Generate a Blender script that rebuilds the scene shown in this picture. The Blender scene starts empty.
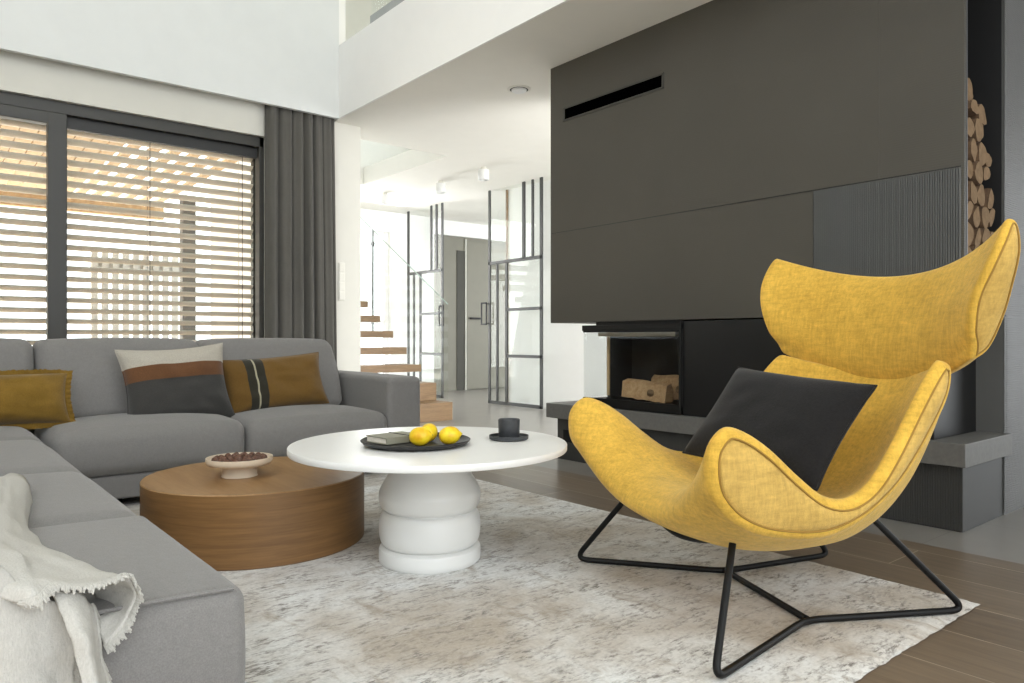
import bpy, bmesh, math, random
from mathutils import Vector, Matrix, noise
random.seed(7)
S = bpy.context.scene
COL = S.collection
PI = math.pi

# ------------------------------------------------------------------ camera
YAW = math.atan2(.6339, .7734)
cam = bpy.data.objects.new('camera', bpy.data.cameras.new('camera'))
COL.objects.link(cam)
cam.location = (0, 0, .8)
cam.rotation_euler = (PI / 2, 0, -YAW)
cam.data.sensor_width = 36
cam.data.lens = 732 / 1024 * 36
cam.data.shift_y = -2 / 1024
cam.data.clip_start = .05
S.camera = cam

# ------------------------------------------------------------------ world, light, exposure
S.view_settings.view_transform = 'Standard'
S.view_settings.look = 'None'
S.view_settings.gamma = 1
S.view_settings.use_curve_mapping = False
S.view_settings.exposure = -.08
S.cycles.max_bounces = 10
S.cycles.diffuse_bounces = 6
S.cycles.transparent_max_bounces = 16
S.cycles.sample_clamp_indirect = 6
W = bpy.data.worlds.new('world')
S.world = W
W.use_nodes = True
W.node_tree.nodes['Background'].inputs[0].default_value = (.93, .97, 1, 1)
W.node_tree.nodes['Background'].inputs[1].default_value = 3.6


def area(name, loc, size, target, power, col=(1, 1, 1)):
    l = bpy.data.lights.new(name, 'AREA')
    l.shape = 'RECTANGLE'
    l.size, l.size_y = size
    l.energy = power
    l.color = col
    o = bpy.data.objects.new(name, l)
    COL.objects.link(o)
    o.location = loc
    o.rotation_euler = (Vector(target) - Vector(loc)).to_track_quat('-Z', 'Y').to_euler()
    return o


# added lamps: fill for assumed, unseen hall windows; daylight at the stair window
area('hall_fill_light', (8.6, 5.2, 1.5), (2.2, 2.4), (5.9, 8.2, .6), 70)  # added lamp behind the hall wall, for assumed glazing that is not built
area('stair_window_daylight', (4.3, 9.15, 1.5), (1.9, 2.4), (4.3, 5, .3), 85)
area('passage_fill_light', (5.2, 2.2, 1.5), (.9, 2.2), (4.7, 5.4, .1), 190)  # added lamp brightening the hall wall and floor; a passage window is only assumed
area('gallery_fill_light', (4.9, 7.4, 4.5), (1.4, 1.6), (3.5, 6.6, 2.9), 40, (.80, .90, 1))  # added lamp to brighten the gallery; no window is built there

# high sun on the terrace, from beyond the window wall
sun = bpy.data.objects.new('sun', bpy.data.lights.new('sun', 'SUN'))
COL.objects.link(sun)
sun.data.energy = 26
sun.data.angle = .02
sun.data.color = (1, .95, .88)
sun.rotation_euler = Vector((.5, -.12, -1)).to_track_quat('-Z', 'Y').to_euler()

# ------------------------------------------------------------------ materials
def lin(c):
    return tuple((x / 255 / 12.92 if x / 255 <= .04045 else ((x / 255 + .055) / 1.055) ** 2.4) for x in c)


class NT:
    def __init__(s, name):
        s.m = bpy.data.materials.new(name)
        s.m.use_nodes = True
        s.t = s.m.node_tree
        s.b = s.t.nodes['Principled BSDF']

    def n(s, typ, **kw):
        nd = s.t.nodes.new(typ)
        for k, v in kw.items():
            if k.startswith('i_'):
                key = k[2:].replace('_', ' ')
                nd.inputs[key].default_value = v
            else:
                setattr(nd, k, v)
        return nd

    def l(s, a, b):
        s.t.links.new(a, b)

    def coord(s, scale=(1, 1, 1), rot=(0, 0, 0), out='Object'):
        tc = s.n('ShaderNodeTexCoord')
        mp = s.n('ShaderNodeMapping')
        mp.inputs['Scale'].default_value = scale
        mp.inputs['Rotation'].default_value = rot
        s.l(tc.outputs[out], mp.inputs['Vector'])
        return mp.outputs['Vector']

    def noise(s, vec, scale, detail=4, rough=.55, dist=0):
        nd = s.n('ShaderNodeTexNoise')
        nd.inputs['Scale'].default_value = scale
        nd.inputs['Detail'].default_value = detail
        nd.inputs['Roughness'].default_value = rough
        nd.inputs['Distortion'].default_value = dist
        s.l(vec, nd.inputs['Vector'])
        return nd.outputs['Fac']

    def ramp(s, fac, stops):
        r = s.n('ShaderNodeValToRGB')
        e = r.color_ramp.elements
        while len(e) < len(stops):
            e.new(.5)
        for k, (p, c) in enumerate(stops):
            e[k].position = p
            e[k].color = (*c, 1) if len(c) == 3 else c
        s.l(fac, r.inputs[0])
        return r.outputs[0]

    def mix(s, fac, a, b, mode='MIX'):
        m = s.n('ShaderNodeMix', data_type='RGBA', blend_type=mode)
        for sock, v in ((m.inputs[0], fac), (m.inputs[6], a), (m.inputs[7], b)):
            if isinstance(v, (int, float)):
                sock.default_value = v
            elif isinstance(v, tuple):
                sock.default_value = (*v, 1)
            else:
                s.l(v, sock)
        return m.outputs[2]

    def bump(s, hgt, strength=.3, dist=.01):
        b = s.n('ShaderNodeBump')
        b.inputs['Strength'].default_value = strength
        b.inputs['Distance'].default_value = dist
        s.l(hgt, b.inputs['Height'])
        s.l(b.outputs[0], s.b.inputs['Normal'])

    def base(s, c):
        if isinstance(c, tuple):
            s.b.inputs['Base Color'].default_value = (*c, 1)
        else:
            s.l(c, s.b.inputs['Base Color'])

    def set(s, rough=.5, metal=0, spec=.5):
        s.b.inputs['Roughness'].default_value = rough
        s.b.inputs['Metallic'].default_value = metal
        s.b.inputs['Specular IOR Level'].default_value = spec
        return s.m


def plain(name, c, rough=.5, metal=0, spec=.5, var=.06, scale=6, bump=0, bscale=200):
    k = NT(name)
    v = k.coord()
    a = lin(c)
    lo = tuple(max(0, x * (1 - var)) for x in a)
    hi = tuple(x * (1 + var) for x in a)
    k.base(k.ramp(k.noise(v, scale, 3), [(.3, lo), (.7, hi)]))
    if bump:
        k.bump(k.noise(v, bscale, 2), bump, .002)
    return k.set(rough, metal, spec)


def fabric(name, c, var=.1, weave=260, bump=.35, mottled=30, stretch=(1, 1, 1), sheen=.2):
    k = NT(name)
    a = lin(c)
    v = k.coord()
    vs = k.coord(stretch)
    n1 = k.noise(vs, mottled, 5, .65)
    n2 = k.noise(v, weave, 2, .5)
    c1 = k.ramp(n1, [(.3, tuple(x * (1 - var) for x in a)), (.7, tuple(x * (1 + var) for x in a))])
    c2 = k.ramp(n2, [(.3, (.86, .86, .86)), (.7, (1.1, 1.1, 1.1))])
    k.base(k.mix(1.0, c1, c2, 'MULTIPLY'))
    k.bump(n2, bump, .002)
    k.b.inputs['Sheen Weight'].default_value = sheen
    k.b.inputs['Sheen Roughness'].default_value = .5
    return k.set(.9, 0, .15)


def wood(name, c, dark, scale=(1, 1, 30), nscale=2.2, rough=.45, contrast=1.0):
    k = NT(name)
    v = k.coord(scale)
    n1 = k.noise(v, nscale, 6, .6, .6)
    n2 = k.noise(k.coord(tuple(x * 5 for x in scale)), nscale, 3, .6)
    a, b = lin(c), lin(dark)
    col = k.ramp(n1, [(.5 - .18 / contrast, b), (.5 + .18 / contrast, a)])
    col = k.mix(.35, col, k.ramp(n2, [(.3, b), (.7, a)]))
    k.base(col)
    k.bump(n2, .08, .002)
    return k.set(rough, 0, .4)


def glass(name, tint=(.98, .992, .986), gloss=.012):
    k = NT(name)
    k.t.nodes.remove(k.b)
    tr = k.n('ShaderNodeBsdfTransparent')
    tr.inputs[0].default_value = (*tint, 1)
    gl = k.n('ShaderNodeBsdfGlossy')
    gl.inputs['Roughness'].default_value = .01
    lw = k.n('ShaderNodeLayerWeight')
    lw.inputs[0].default_value = .25
    mu = k.n('ShaderNodeMath', operation='MULTIPLY')
    mu.inputs[1].default_value = gloss * 6
    k.l(lw.outputs['Fresnel'], mu.inputs[0])
    cl = k.n('ShaderNodeClamp')
    cl.inputs['Max'].default_value = .6
    k.l(mu.outputs[0], cl.inputs[0])
    mx = k.n('ShaderNodeMixShader')
    k.l(cl.outputs[0], mx.inputs[0])
    k.l(tr.outputs[0], mx.inputs[1])
    k.l(gl.outputs[0], mx.inputs[2])
    k.l(mx.outputs[0], k.t.nodes['Material Output'].inputs[0])
    return k.m


M = {}
M['coollit'] = plain('white_plaster_cool_light', (220, 222, 220), .8, var=.015)  # white plaster, with the upper wall's cooler, dimmer light put into the colour
M['white'] = plain('white_plaster', (224, 222, 213), .8, var=.015)
M['hallwhite'] = plain('hall_white_plaster', (240, 240, 238), .8, var=.01)
M['ceil'] = plain('ceiling_paint', (232, 230, 222), .85, var=.01)
M['frame'] = plain('anthracite_frame', (55, 54, 50), .45, var=.04)
M['slat'] = plain('blind_slat', (218, 208, 194), .5, var=.03)
M['cord'] = plain('black_cord', (30, 30, 30), .8)
M['curtain'] = fabric('curtain_cloth', (87, 85, 80), .05, 300, .2, 8)
M['sofa'] = fabric('sofa_cloth', (125, 123, 121), .05, 420, .3, 60)
M['black'] = plain('black_metal', (10, 10, 10), .5, 0, .3, var=.1)
M['blacksteel'] = plain('black_steel', (16, 16, 17), .36, .0, .4, var=.1)
M['stone'] = plain('grey_hearth_stone', (100, 99, 96), .55, var=.1, scale=50, bump=.1)
M['glass'] = glass('clear_glass')
M['glassdark'] = glass('fire_glass', (.95, .96, .96), .05)
M['tablewhite'] = plain('white_stone_top', (236, 236, 234), .35, var=.01)
M['ceramic'] = plain('white_lacquer', (226, 227, 225), .3, var=.02, scale=3)
M['bowl'] = plain('cream_ceramic', (214, 198, 176), .7, var=.04, scale=20)
M['nut'] = plain('hazelnut_shell', (92, 60, 44), .5, var=.35, scale=60)
M['tray'] = plain('charcoal_tray', (44, 43, 42), .5, var=.1)
M['cup'] = plain('charcoal_stoneware', (58, 60, 63), .5, var=.15, scale=60, bump=.2)
M['paper'] = plain('paper', (226, 220, 208), .9, var=.05, scale=200)
M['cover'] = plain('sage_cover', (140, 138, 122), .7, var=.06, scale=40)
M['elastic'] = plain('elastic_band', (52, 50, 46), .8)
M['timber'] = wood('stair_oak', (142, 115, 82), (108, 84, 57), (3, 3, 30), 1.2)
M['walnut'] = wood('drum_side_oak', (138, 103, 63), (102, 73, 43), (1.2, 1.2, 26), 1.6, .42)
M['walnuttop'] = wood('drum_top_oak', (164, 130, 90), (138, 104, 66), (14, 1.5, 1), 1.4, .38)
M['outwood'] = wood('pergola_larch', (190, 165, 130), (158, 130, 96), (14, 1.5, 1), 1.5, .7)
M['outgrey'] = plain('terrace_post', (92, 90, 86), .6)
M['outwall'] = plain('house_render', (235, 232, 226), .9)
M['greydoor'] = plain('grey_door_paint', (126, 124, 112), .6, var=.03)
M['switch'] = plain('switch_plastic', (214, 212, 202), .4)
M['niche'] = plain('niche_steel', (16, 16, 17), .6)
M['bark'] = plain('log_bark', (98, 76, 56), .95, var=.4, scale=30)
M['lemonleaf'] = plain('lemon_tip', (176, 150, 50), .6)
M['logwood'] = wood('split_log_face', (206, 174, 132), (158, 118, 78), (1, 14, 14), 2.5, .8)


def mk_yellow(name, c, dark=1.0):
    k = NT(name)
    a = lin(c)
    v = k.coord()
    st = k.noise(k.coord((14, 14, 2.6)), 6, 5, .75)
    st2 = k.noise(k.coord((3, 3, 14)), 6, 5, .75)
    m1 = k.mix(.5, k.ramp(st, [(.25, tuple(x * .55 for x in a)), (.75, tuple(x * 1.4 for x in a))]),
               k.ramp(st2, [(.25, tuple(x * .6 for x in a)), (.75, tuple(x * 1.35 for x in a))]))
    big = k.noise(v, 5, 3, .6)
    m2 = k.mix(1.0, m1, k.ramp(big, [(.3, (.88, .86, .82)), (.7, (1.08, 1.08, 1.1))]), 'MULTIPLY')
    k.base(m2)
    w = k.noise(v, 330, 2, .6)
    k.bump(w, .5, .003)
    k.b.inputs['Sheen Weight'].default_value = .35
    k.b.inputs['Sheen Roughness'].default_value = .4
    k.b.inputs['Sheen Tint'].default_value = (1, .9, .6, 1)
    return k.set(.9, 0, .1)


M['yellow'] = mk_yellow('yellow_chenille', (217, 175, 76))
M['yellowpanel'] = mk_yellow('yellow_panel_chenille', (203, 168, 92))
M['piping'] = plain('ochre_piping', (152, 118, 50), .9)
M['piping_light'] = plain('pale_piping', (226, 208, 160), .9)


def mk_mass():
    k = NT('charcoal_cladding')
    a = lin((73, 70, 63))
    v = k.coord()
    n = k.noise(k.coord((1, 1, 40)), 6, 3)
    k.base(k.ramp(k.noise(v, 1.2, 3), [(.3, tuple(x * .93 for x in a)), (.7, tuple(x * 1.07 for x in a))]))
    wv = k.n('ShaderNodeTexWave', wave_type='BANDS', bands_direction='Z')
    wv.inputs['Scale'].default_value = 30
    k.l(v, wv.inputs['Vector'])
    k.bump(wv.outputs['Fac'], .12, .003)
    return k.set(.55, 0, .35)


M['mass'] = mk_mass()
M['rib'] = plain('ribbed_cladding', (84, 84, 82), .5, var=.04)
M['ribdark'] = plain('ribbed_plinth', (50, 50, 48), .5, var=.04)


def mk_floor():
    k = NT('wood_look_planks')
    v = k.coord(rot=(0, 0, PI / 2))
    br = k.n('ShaderNodeTexBrick', offset=.37, offset_frequency=2)
    br.inputs['Color1'].default_value = (*lin((122, 108, 92)), 1)
    br.inputs['Color2'].default_value = (*lin((103, 90, 76)), 1)
    br.inputs['Mortar'].default_value = (*lin((172, 160, 142)), 1)
    br.inputs['Scale'].default_value = 1
    br.inputs['Mortar Size'].default_value = .0022
    br.inputs['Bias'].default_value = -.1
    br.inputs['Brick Width'].default_value = 1.2
    br.inputs['Row Height'].default_value = .25
    mp = br.inputs['Vector']
    ad = k.n('ShaderNodeVectorMath', operation='ADD')
    ad.inputs[1].default_value = (-.03, .05, 0)
    k.l(v, ad.inputs[0])
    k.l(ad.outputs[0], mp)
    g = k.noise(k.coord((22, 1.6, 1)), 2.2, 6, .62, .4)
    gr = k.ramp(g, [(.3, (.78, .77, .76)), (.7, (1.16, 1.15, 1.13))])
    k.base(k.mix(1.0, br.outputs['Color'], gr, 'MULTIPLY'))
    return k.set(.3, 0, .4)


def mk_tile():
    k = NT('grey_floor_tile')
    v = k.coord()
    br = k.n('ShaderNodeTexBrick', offset=0)
    br.inputs['Color1'].default_value = (*lin((132, 129, 124)), 1)
    br.inputs['Color2'].default_value = (*lin((128, 125, 120)), 1)
    br.inputs['Mortar'].default_value = (*lin((112, 109, 104)), 1)
    br.inputs['Scale'].default_value = 1
    br.inputs['Mortar Size'].default_value = .002
    br.inputs['Brick Width'].default_value = 1.2
    br.inputs['Row Height'].default_value = 1.2
    k.l(v, br.inputs['Vector'])
    n = k.ramp(k.noise(v, 5, 4), [(.3, (.94, .94, .94)), (.7, (1.05, 1.05, 1.05))])
    k.base(k.mix(1.0, br.outputs['Color'], n, 'MULTIPLY'))
    return k.set(.3, 0, .45)


def mk_rug():
    k = NT('abstract_rug_pile')
    v = k.coord()
    vs = k.coord((1, 2.6, 1), (0, 0, .15))
    big = k.noise(v, 2.2, 4, .6, .3)
    mid = k.noise(vs, 7, 6, .7, .5)
    fine = k.noise(vs, 34, 4, .75, .2)
    base = k.ramp(big, [(.36, lin((182, 173, 161))), (.5, lin((208, 205, 200))), (.62, lin((223, 224, 223)))])
    sp = k.mix(1.0, k.ramp(mid, [(.42, (0, 0, 0)), (.62, (1, 1, 1))]), k.ramp(fine, [(.46, (0, 0, 0)), (.6, (1, 1, 1))]), 'MULTIPLY')
    col = k.mix(sp, base, lin((128, 123, 118)))
    mid2 = k.noise(k.coord((2.2, 1, 1), (0, 0, -.2)), 4.5, 6, .7, .4)
    sp2 = k.ramp(mid2, [(.55, (0, 0, 0)), (.68, (.7, .7, .7))])
    col = k.mix(sp2, col, lin((164, 153, 140)))
    fin2 = k.noise(v, 90, 2, .6)
    col = k.mix(1.0, col, k.ramp(fin2, [(.3, (.9, .9, .9)), (.7, (1.06, 1.06, 1.06))]), 'MULTIPLY')
    k.base(col)
    k.bump(k.mix(.5, fin2, fine), .5, .006)
    return k.set(.95, 0, .1)


M['floor'] = mk_floor()
M['tile'] = mk_tile()
M['rug'] = mk_rug()
M['terrace'] = plain('terrace_slab', (222, 216, 206), .8)


def mk_throw():
    k = NT('linen_throw')
    a = lin((188, 186, 180))
    v = k.coord()
    w = k.noise(k.coord((60, 60, 10)), 8, 4, .7)
    k.base(k.ramp(w, [(.25, tuple(x * .84 for x in a)), (.7, tuple(min(1, x * 1.08) for x in a))]))
    k.bump(k.noise(v, 260, 2), .5, .003)
    return k.set(.95, 0, .1)


M['throw'] = mk_throw()


def mk_lemon():
    k = NT('lemon_peel')
    v = k.coord()
    k.base(k.ramp(k.noise(v, 22, 3), [(.3, lin((224, 166, 14))), (.58, lin((246, 216, 40)))]))
    k.bump(k.noise(v, 320, 1), .25, .002)
    return k.set(.4, 0, .5)


M['lemon'] = mk_lemon()


# ------------------------------------------------------------------ mesh builder
class MB:
    def __init__(s):
        s.v, s.f = [], []
        s.flat = False

    def add(s, vs, fs):
        o = len(s.v)
        s.v += [tuple(p) for p in vs]
        s.f += [tuple(i + o for i in q) for q in fs]
        return s

    def grid(s, rows, close_u=False, close_v=False):
        R, Cn = len(rows), len(rows[0])
        vs = [p for r in rows for p in r]
        fs = []
        for i in range(R if close_v else R - 1):
            for j in range(Cn if close_u else Cn - 1):
                a, b = i * Cn + j, i * Cn + (j + 1) % Cn
                c, d = ((i + 1) % R) * Cn + (j + 1) % Cn, ((i + 1) % R) * Cn + j
                fs.append((a, b, c, d))
        return s.add(vs, fs)

    def box(s, x0, x1, y0, y1, z0, z1, r=.004, n=2):
        s.flat = True
        return s.rbox((x0, y0, z0), (x1, y1, z1), min(r, (x1 - x0) * .45, (y1 - y0) * .45, (z1 - z0) * .45), n, 1)

    def rbox(s, lo, hi, r, n=3, m=1, fn=None):
        lo, hi = Vector(lo), Vector(hi)

        def ticks(k):
            a, b = lo[k], hi[k]
            t = [a + r * (1 - math.cos(PI / 2 * i / n)) if False else a + r * i / n for i in range(n + 1)]
            t += [a + r + (b - a - 2 * r) * i / m for i in range(1, m)]
            t += [b - r + r * i / n for i in range(n + 1)]
            return t
        T = [ticks(k) for k in range(3)]
        for ax in range(3):
            u, w = (ax + 1) % 3, (ax + 2) % 3
            for side in (0, 1):
                rows = []
                for a in T[u]:
                    row = []
                    for b in T[w]:
                        p = Vector((0, 0, 0))
                        p[ax] = hi[ax] if side else lo[ax]
                        p[u], p[w] = a, b
                        q = Vector([min(max(p[k], lo[k] + r), hi[k] - r) for k in range(3)])
                        d = p - q
                        # spread corner samples evenly round the curve
                        e = Vector([math.tan(max(-1, min(1, d[k] / r)) * PI / 4) if r else 0 for k in range(3)])
                        p = q + e.normalized() * r
                        if fn:
                            p = fn(p)
                        row.append(p)
                    rows.append(row)
                if not side:
                    rows = rows[::-1]
                s.grid(rows)
        return s

    def tube(s, pts, r, n=8, closed=False, caps=True):
        pts = [Vector(p) for p in pts]
        N = len(pts)
        rows = []
        up = None
        for i in range(N):
            if closed:
                t = (pts[(i + 1) % N] - pts[i - 1]).normalized()
            else:
                t = (pts[min(i + 1, N - 1)] - pts[max(i - 1, 0)]).normalized()
            if up is None:
                up = Vector((0, 0, 1)) if abs(t.z) < .9 else Vector((1, 0, 0))
            a = t.cross(up)
            if a.length < 1e-5:
                a = t.orthogonal()
            a.normalize()
            b = a.cross(t).normalized()
            up = b
            rr = r[i] if isinstance(r, (list, tuple)) else r
            rows.append([pts[i] + (a * math.cos(2 * PI * k / n) + b * math.sin(2 * PI * k / n)) * rr for k in range(n)])
        s.grid(rows, True, closed)
        if caps and not closed:
            for rw, pt in ((rows[0], pts[0]), (rows[-1], pts[-1])):
                s.add([pt] + rw, [(0, k + 1, (k + 1) % n + 1) for k in range(n)])
        return s

    def lathe(s, prof, n=64, c=(0, 0, 0)):
        rows = [[(c[0] + r * math.cos(2 * PI * k / n), c[1] + r * math.sin(2 * PI * k / n), c[2] + z) for k in range(n)] for r, z in prof]
        return s.grid(rows, True)

    def xf(s, mat):
        s.v = [tuple(mat @ Vector(p)) for p in s.v]
        return s

    def build(s, name, mat, parent=None, smooth=True, angle=40):
        me = bpy.data.meshes.new(name)
        bm = bmesh.new()
        vs = [bm.verts.new(p) for p in s.v]
        for q in s.f:
            qq = []
            for i in q:
                if i not in qq:
                    qq.append(i)
            if len(qq) > 2:
                try:
                    bm.faces.new([vs[i] for i in qq])
                except ValueError:
                    pass
        bmesh.ops.remove_doubles(bm, verts=bm.verts, dist=1e-5)
        bmesh.ops.recalc_face_normals(bm, faces=bm.faces)
        bm.to_mesh(me)
        bm.free()
        if smooth:
            me.polygons.foreach_set('use_smooth', [True] * len(me.polygons))
            me.set_sharp_from_angle(angle=math.radians(8 if s.flat else angle))
        me.materials.append(mat)
        o = bpy.data.objects.new(name, me)
        COL.objects.link(o)
        if parent:
            adopt(o, parent)
        return o


def adopt(o, parent):
    o.parent = parent
    m = Matrix.LocRotScale(parent.location, parent.rotation_euler, None)
    if parent.parent:
        m = Matrix()
        m.translation = (0, 0, 0)
        m = parent.parent.matrix_basis_cache if hasattr(parent.parent, 'matrix_basis_cache') else MW[parent.name]
    MWo = m if parent.parent is None else MW[parent.name]
    o.matrix_parent_inverse = MWo.inverted()
    MW[o.name] = Matrix()


MW = {}


def tag(o, label=None, cat=None, group=None, kind=None):
    if label:
        o['label'] = label
    if cat:
        o['category'] = cat
    if group:
        o['group'] = group
    if kind:
        o['kind'] = kind
    return o


def thing(name, label, cat, loc=(0, 0, 0), group=None):
    o = bpy.data.objects.new(name, None)
    COL.objects.link(o)
    o.location = loc
    o.empty_display_size = .1
    MW[o.name] = Matrix.Translation(loc)
    return tag(o, label, cat, group)


def struct(name, mb, mat, label=None, parent=None):
    o = mb.build(name, mat, parent)
    if not parent:
        tag(o, label, None, None, 'structure')
    return o


def box(*a, **k):
    return MB().box(*a, **k)


def cr(pts, n, closed=False):
    """Catmull-Rom resample of a list of tuples"""
    P = [Vector(p) for p in pts]
    N = len(P)
    out = []
    segs = N if closed else N - 1
    for i in range(segs):
        p0 = P[(i - 1) % N] if closed or i > 0 else P[0] * 2 - P[1]
        p1, p2 = P[i], P[(i + 1) % N]
        p3 = P[(i + 2) % N] if closed or i + 2 < N else P[-1] * 2 - P[-2]
        for k in range(n):
            t = k / n
            out.append(.5 * ((2 * p1) + (p2 - p0) * t + (2 * p0 - 5 * p1 + 4 * p2 - p3) * t * t + (3 * p1 - p0 - 3 * p2 + p3) * t ** 3))
    if not closed:
        out.append(P[-1].copy())
    return out


# ------------------------------------------------------------------ room shell
ZC = 2.643
XF, XB = 3.363, 3.88          # fireplace front and back
struct('floor', MB().box(-2.6, 3.06, -3.2, 4.6, -.1, 0, 0), M['floor'], 'brown wood-look plank floor of the seating area')
tl = MB().box(3.06, 9.5, -3.2, 10.2, -.1, 0, 0)
tl.box(-2.6, 3.06, 4.6, 5.95, -.1, 0, 0).box(3.01, 3.06, 5.95, 10.2, -.1, 0, 0)
struct('floor_tiles', tl, M['tile'], 'pale grey tiled floor of the hall and hearth strip')

# window wall with its opening
YW = 5.75
ww = MB().box(-2.6, 2.18, YW, YW + .28, 2.415, 2.9, 0).box(2.18, 3.012, YW, YW + .28, 0, 2.9, 0)
ww.box(-2.6, -1.6, YW, YW + .28, 0, 2.415, 0)
struct('wall_window', ww, plain('white_plaster_shaded', (212, 210, 201), .8, var=.015), 'white wall around the wide blinded window')  # plaster colour darkened for the shade under the upper wall
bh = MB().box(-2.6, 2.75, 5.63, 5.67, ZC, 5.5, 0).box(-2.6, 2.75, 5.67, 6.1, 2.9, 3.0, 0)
struct('wall_upper', bh, M['coollit'], 'tall white upper wall above the window')
fa = MB().box(2.75, 2.765, -3.2, 5.67, ZC, 3.25, 0).box(2.765, 2.95, -3.2, 5.67, ZC + .2, 3.25, 0)
struct('trim_fascia', fa, M['hallwhite'], 'white slab edge between low ceiling and open void')
ce = MB().box(2.765, 9.5, -3.2, 6.1, ZC, ZC + .2, 0).box(4.15, 9.5, 6.1, 10.2, ZC, ZC + .2, 0)
ce.box(3.0, 4.15, 7.84, 10.2, ZC, ZC + .2, 0)
struct('ceiling', ce, M['ceil'], 'low white ceiling over fireplace and hall')
struct('ceiling_upper', MB().box(-2.6, 3.1, -3.2, 10.2, 5.4, 5.5, 0).box(3.1, 9.5, -3.2, 10.2, 5.4, 5.5, 0), M['ceil'], 'high ceiling above the void')
struct('wall_left', MB().box(-2.7, -2.6, -3.2, 6.1, -.1, 2.9, 0).box(-2.7, -2.6, 3.2, 6.1, 2.9, 5.5, 0).box(-2.7, -2.6, -3.2, 3.2, 4.9, 5.5, 0), M['white'], 'white side wall behind the sofa')  # unseen high opening added in this wall to let more light onto the fascia
struct('wall_light_block', MB().box(3.2, 9.5, -3.3, -3.2, -.1, ZC, 0), M['white'], 'unseen added wall blocking daylight from behind the armchair side')  # unseen wall added to block daylight from the open back
up = MB().box(2.78, 9.5, 8.6, 8.7, ZC + .2, 5.5, 0).box(5.4, 5.5, -3.2, 8.6, ZC + .2, 5.5, 0)
struct('wall_gallery', up, M['white'], 'white wall of the upper gallery')
# hall walls
hw = MB().box(5.68, 5.8, 2.0, 7.0, 0, ZC, 0)
struct('wall_hall', hw, M['hallwhite'], 'white hall wall behind the glass door leaf')
hb = MB().box(2.9, 3.25, 9.3, 9.5, 0, ZC, 0).box(5.35, 6.1, 9.3, 9.5, 0, ZC, 0).box(3.25, 5.35, 9.3, 9.5, 2.35, 5.5, 0).box(3.25, 5.35, 9.3, 9.5, 0, .12, 0)
hb.box(2.9, 3.01, 6.03, 9.3, 0, 5.5, 0)
struct('wall_stair', hb, M['hallwhite'], 'white stairwell wall around the bright window')
gw = MB().box(6.1, 9.5, 9.45, 9.55, 0, 2.42, 0)
struct('wall_entry', gw, M['greydoor'], 'grey panelled entry wall')
gw2 = MB().box(6.1, 9.5, 9.4, 9.55, 2.42, ZC, 0)
struct('wall_entry_top', gw2, M['hallwhite'], 'white strip above the grey entry wall')
struct('trim_jamb', MB().box(5.66, 5.82, 7.0, 7.03, 0, ZC, .002), M['timber'], 'oak jamb edge of the hall opening')

# stairwell window
w2 = thing('window_2', 'bright stairwell window behind the floating oak steps', 'window', (4.3, 9.38, .12))
w2['kind'] = 'structure'
fr = MB()
for a in (3.25, 3.93, 4.61, 5.29):
    fr.box(a, a + .06, 9.36, 9.42, .12, 2.35)
for z in (.12, 1.02, 2.29):
    fr.box(3.25, 5.35, 9.37, 9.41, z, z + .06)
fr.build('window_frame', M['hallwhite'], w2)
MB().box(3.25, 5.35, 9.385, 9.395, .12, 2.35, 0).build('pane', M['glass'], w2)

# ------------------------------------------------------------------ fireplace
fp = thing('fireplace', 'tall charcoal fireplace with hearth bench and corner fire glass', 'fireplace', (3.6, 2.4, 0))
Y0, Y1 = 1.155, 3.689
ZM = .912
NX0, NX1 = 3.395, 3.835      # niche in the side
ms = MB()
ms.box(XF, 4.15, 1.50, Y1, ZM, ZC, .002)
ms.box(XF, NX0, Y0, 1.50, ZM, ZC, .002)
ms.build('chimney_breast', M['mass'], fp)
# ribbed facing (vertical ribs) on the lower right of the front, and plinth
def ribs_v(mb, x, y0, y1, z0, z1, pitch=.0100, depth=.0014):
    n = int(round((y1 - y0) / pitch))
    rows = [[], []]
    for i in range(n):
        a = y0 + (y1 - y0) * i / n
        p = (y1 - y0) / n
        for fr_, dx in ((0, 0), (.12, -depth), (.6, -depth), (.72, 0)):
            for k, z in enumerate((z0, z1)):
                rows[k].append((x + dx, a + p * fr_, z))
    for k, z in enumerate((z0, z1)):
        rows[k].append((x, y1, z))
    return mb.grid(rows)


def ribs_h(mb, y, x0, x1, z0, z1, pitch=.0100, depth=.0014):
    n = int(round((z1 - z0) / pitch))
    rows = [[], []]
    for i in range(n):
        a = z0 + (z1 - z0) * i / n
        p = (z1 - z0) / n
        for fr_, dx in ((0, 0), (.12, -depth), (.6, -depth), (.72, 0)):
            for k, x in enumerate((x0, x1)):
                rows[k].append((x, y + dx, a + p * fr_))
    for k, x in enumerate((x0, x1)):
        rows[k].append((x, y, z1))
    return mb.grid(rows)


rb = MB().box(XF - .002, XF + .01, Y0 + .012, 1.811, ZM + .002, 1.515, .001)
ribs_v(rb, XF - .002, Y0 + .014, 1.809, ZM + .004, 1.513, .0100, .0014)
rb.build('ribbed_panel', M['rib'], fp)
sm = MB().box(XF - .0015, XF + .004, Y0 + .01, Y1 - .01, 1.517, 1.521, .0005)
sm.build('panel_seam', M['blacksteel'], fp)
# bright steel edge of the niche
MB().box(NX0 - .006, NX0, Y0 - .002, Y0 + .004, ZM, ZC, .0005).build('edge_trim', plain('steel_edge', (96, 98, 102), .4, .5), fp)
ni = MB().box(NX0, NX1, 1.49, 1.50, ZM, ZC, 0).box(NX1, NX1 + .01, Y0 + .01, 1.50, ZM, ZC, 0).box(NX0, NX0 + .004, Y0 + .01, 1.5, ZM, ZC, 0).box(NX0, NX1, Y0 + .002, 1.5, ZM, ZM + .01, 0)
ni.build('log_niche', M['niche'], fp)
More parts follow.
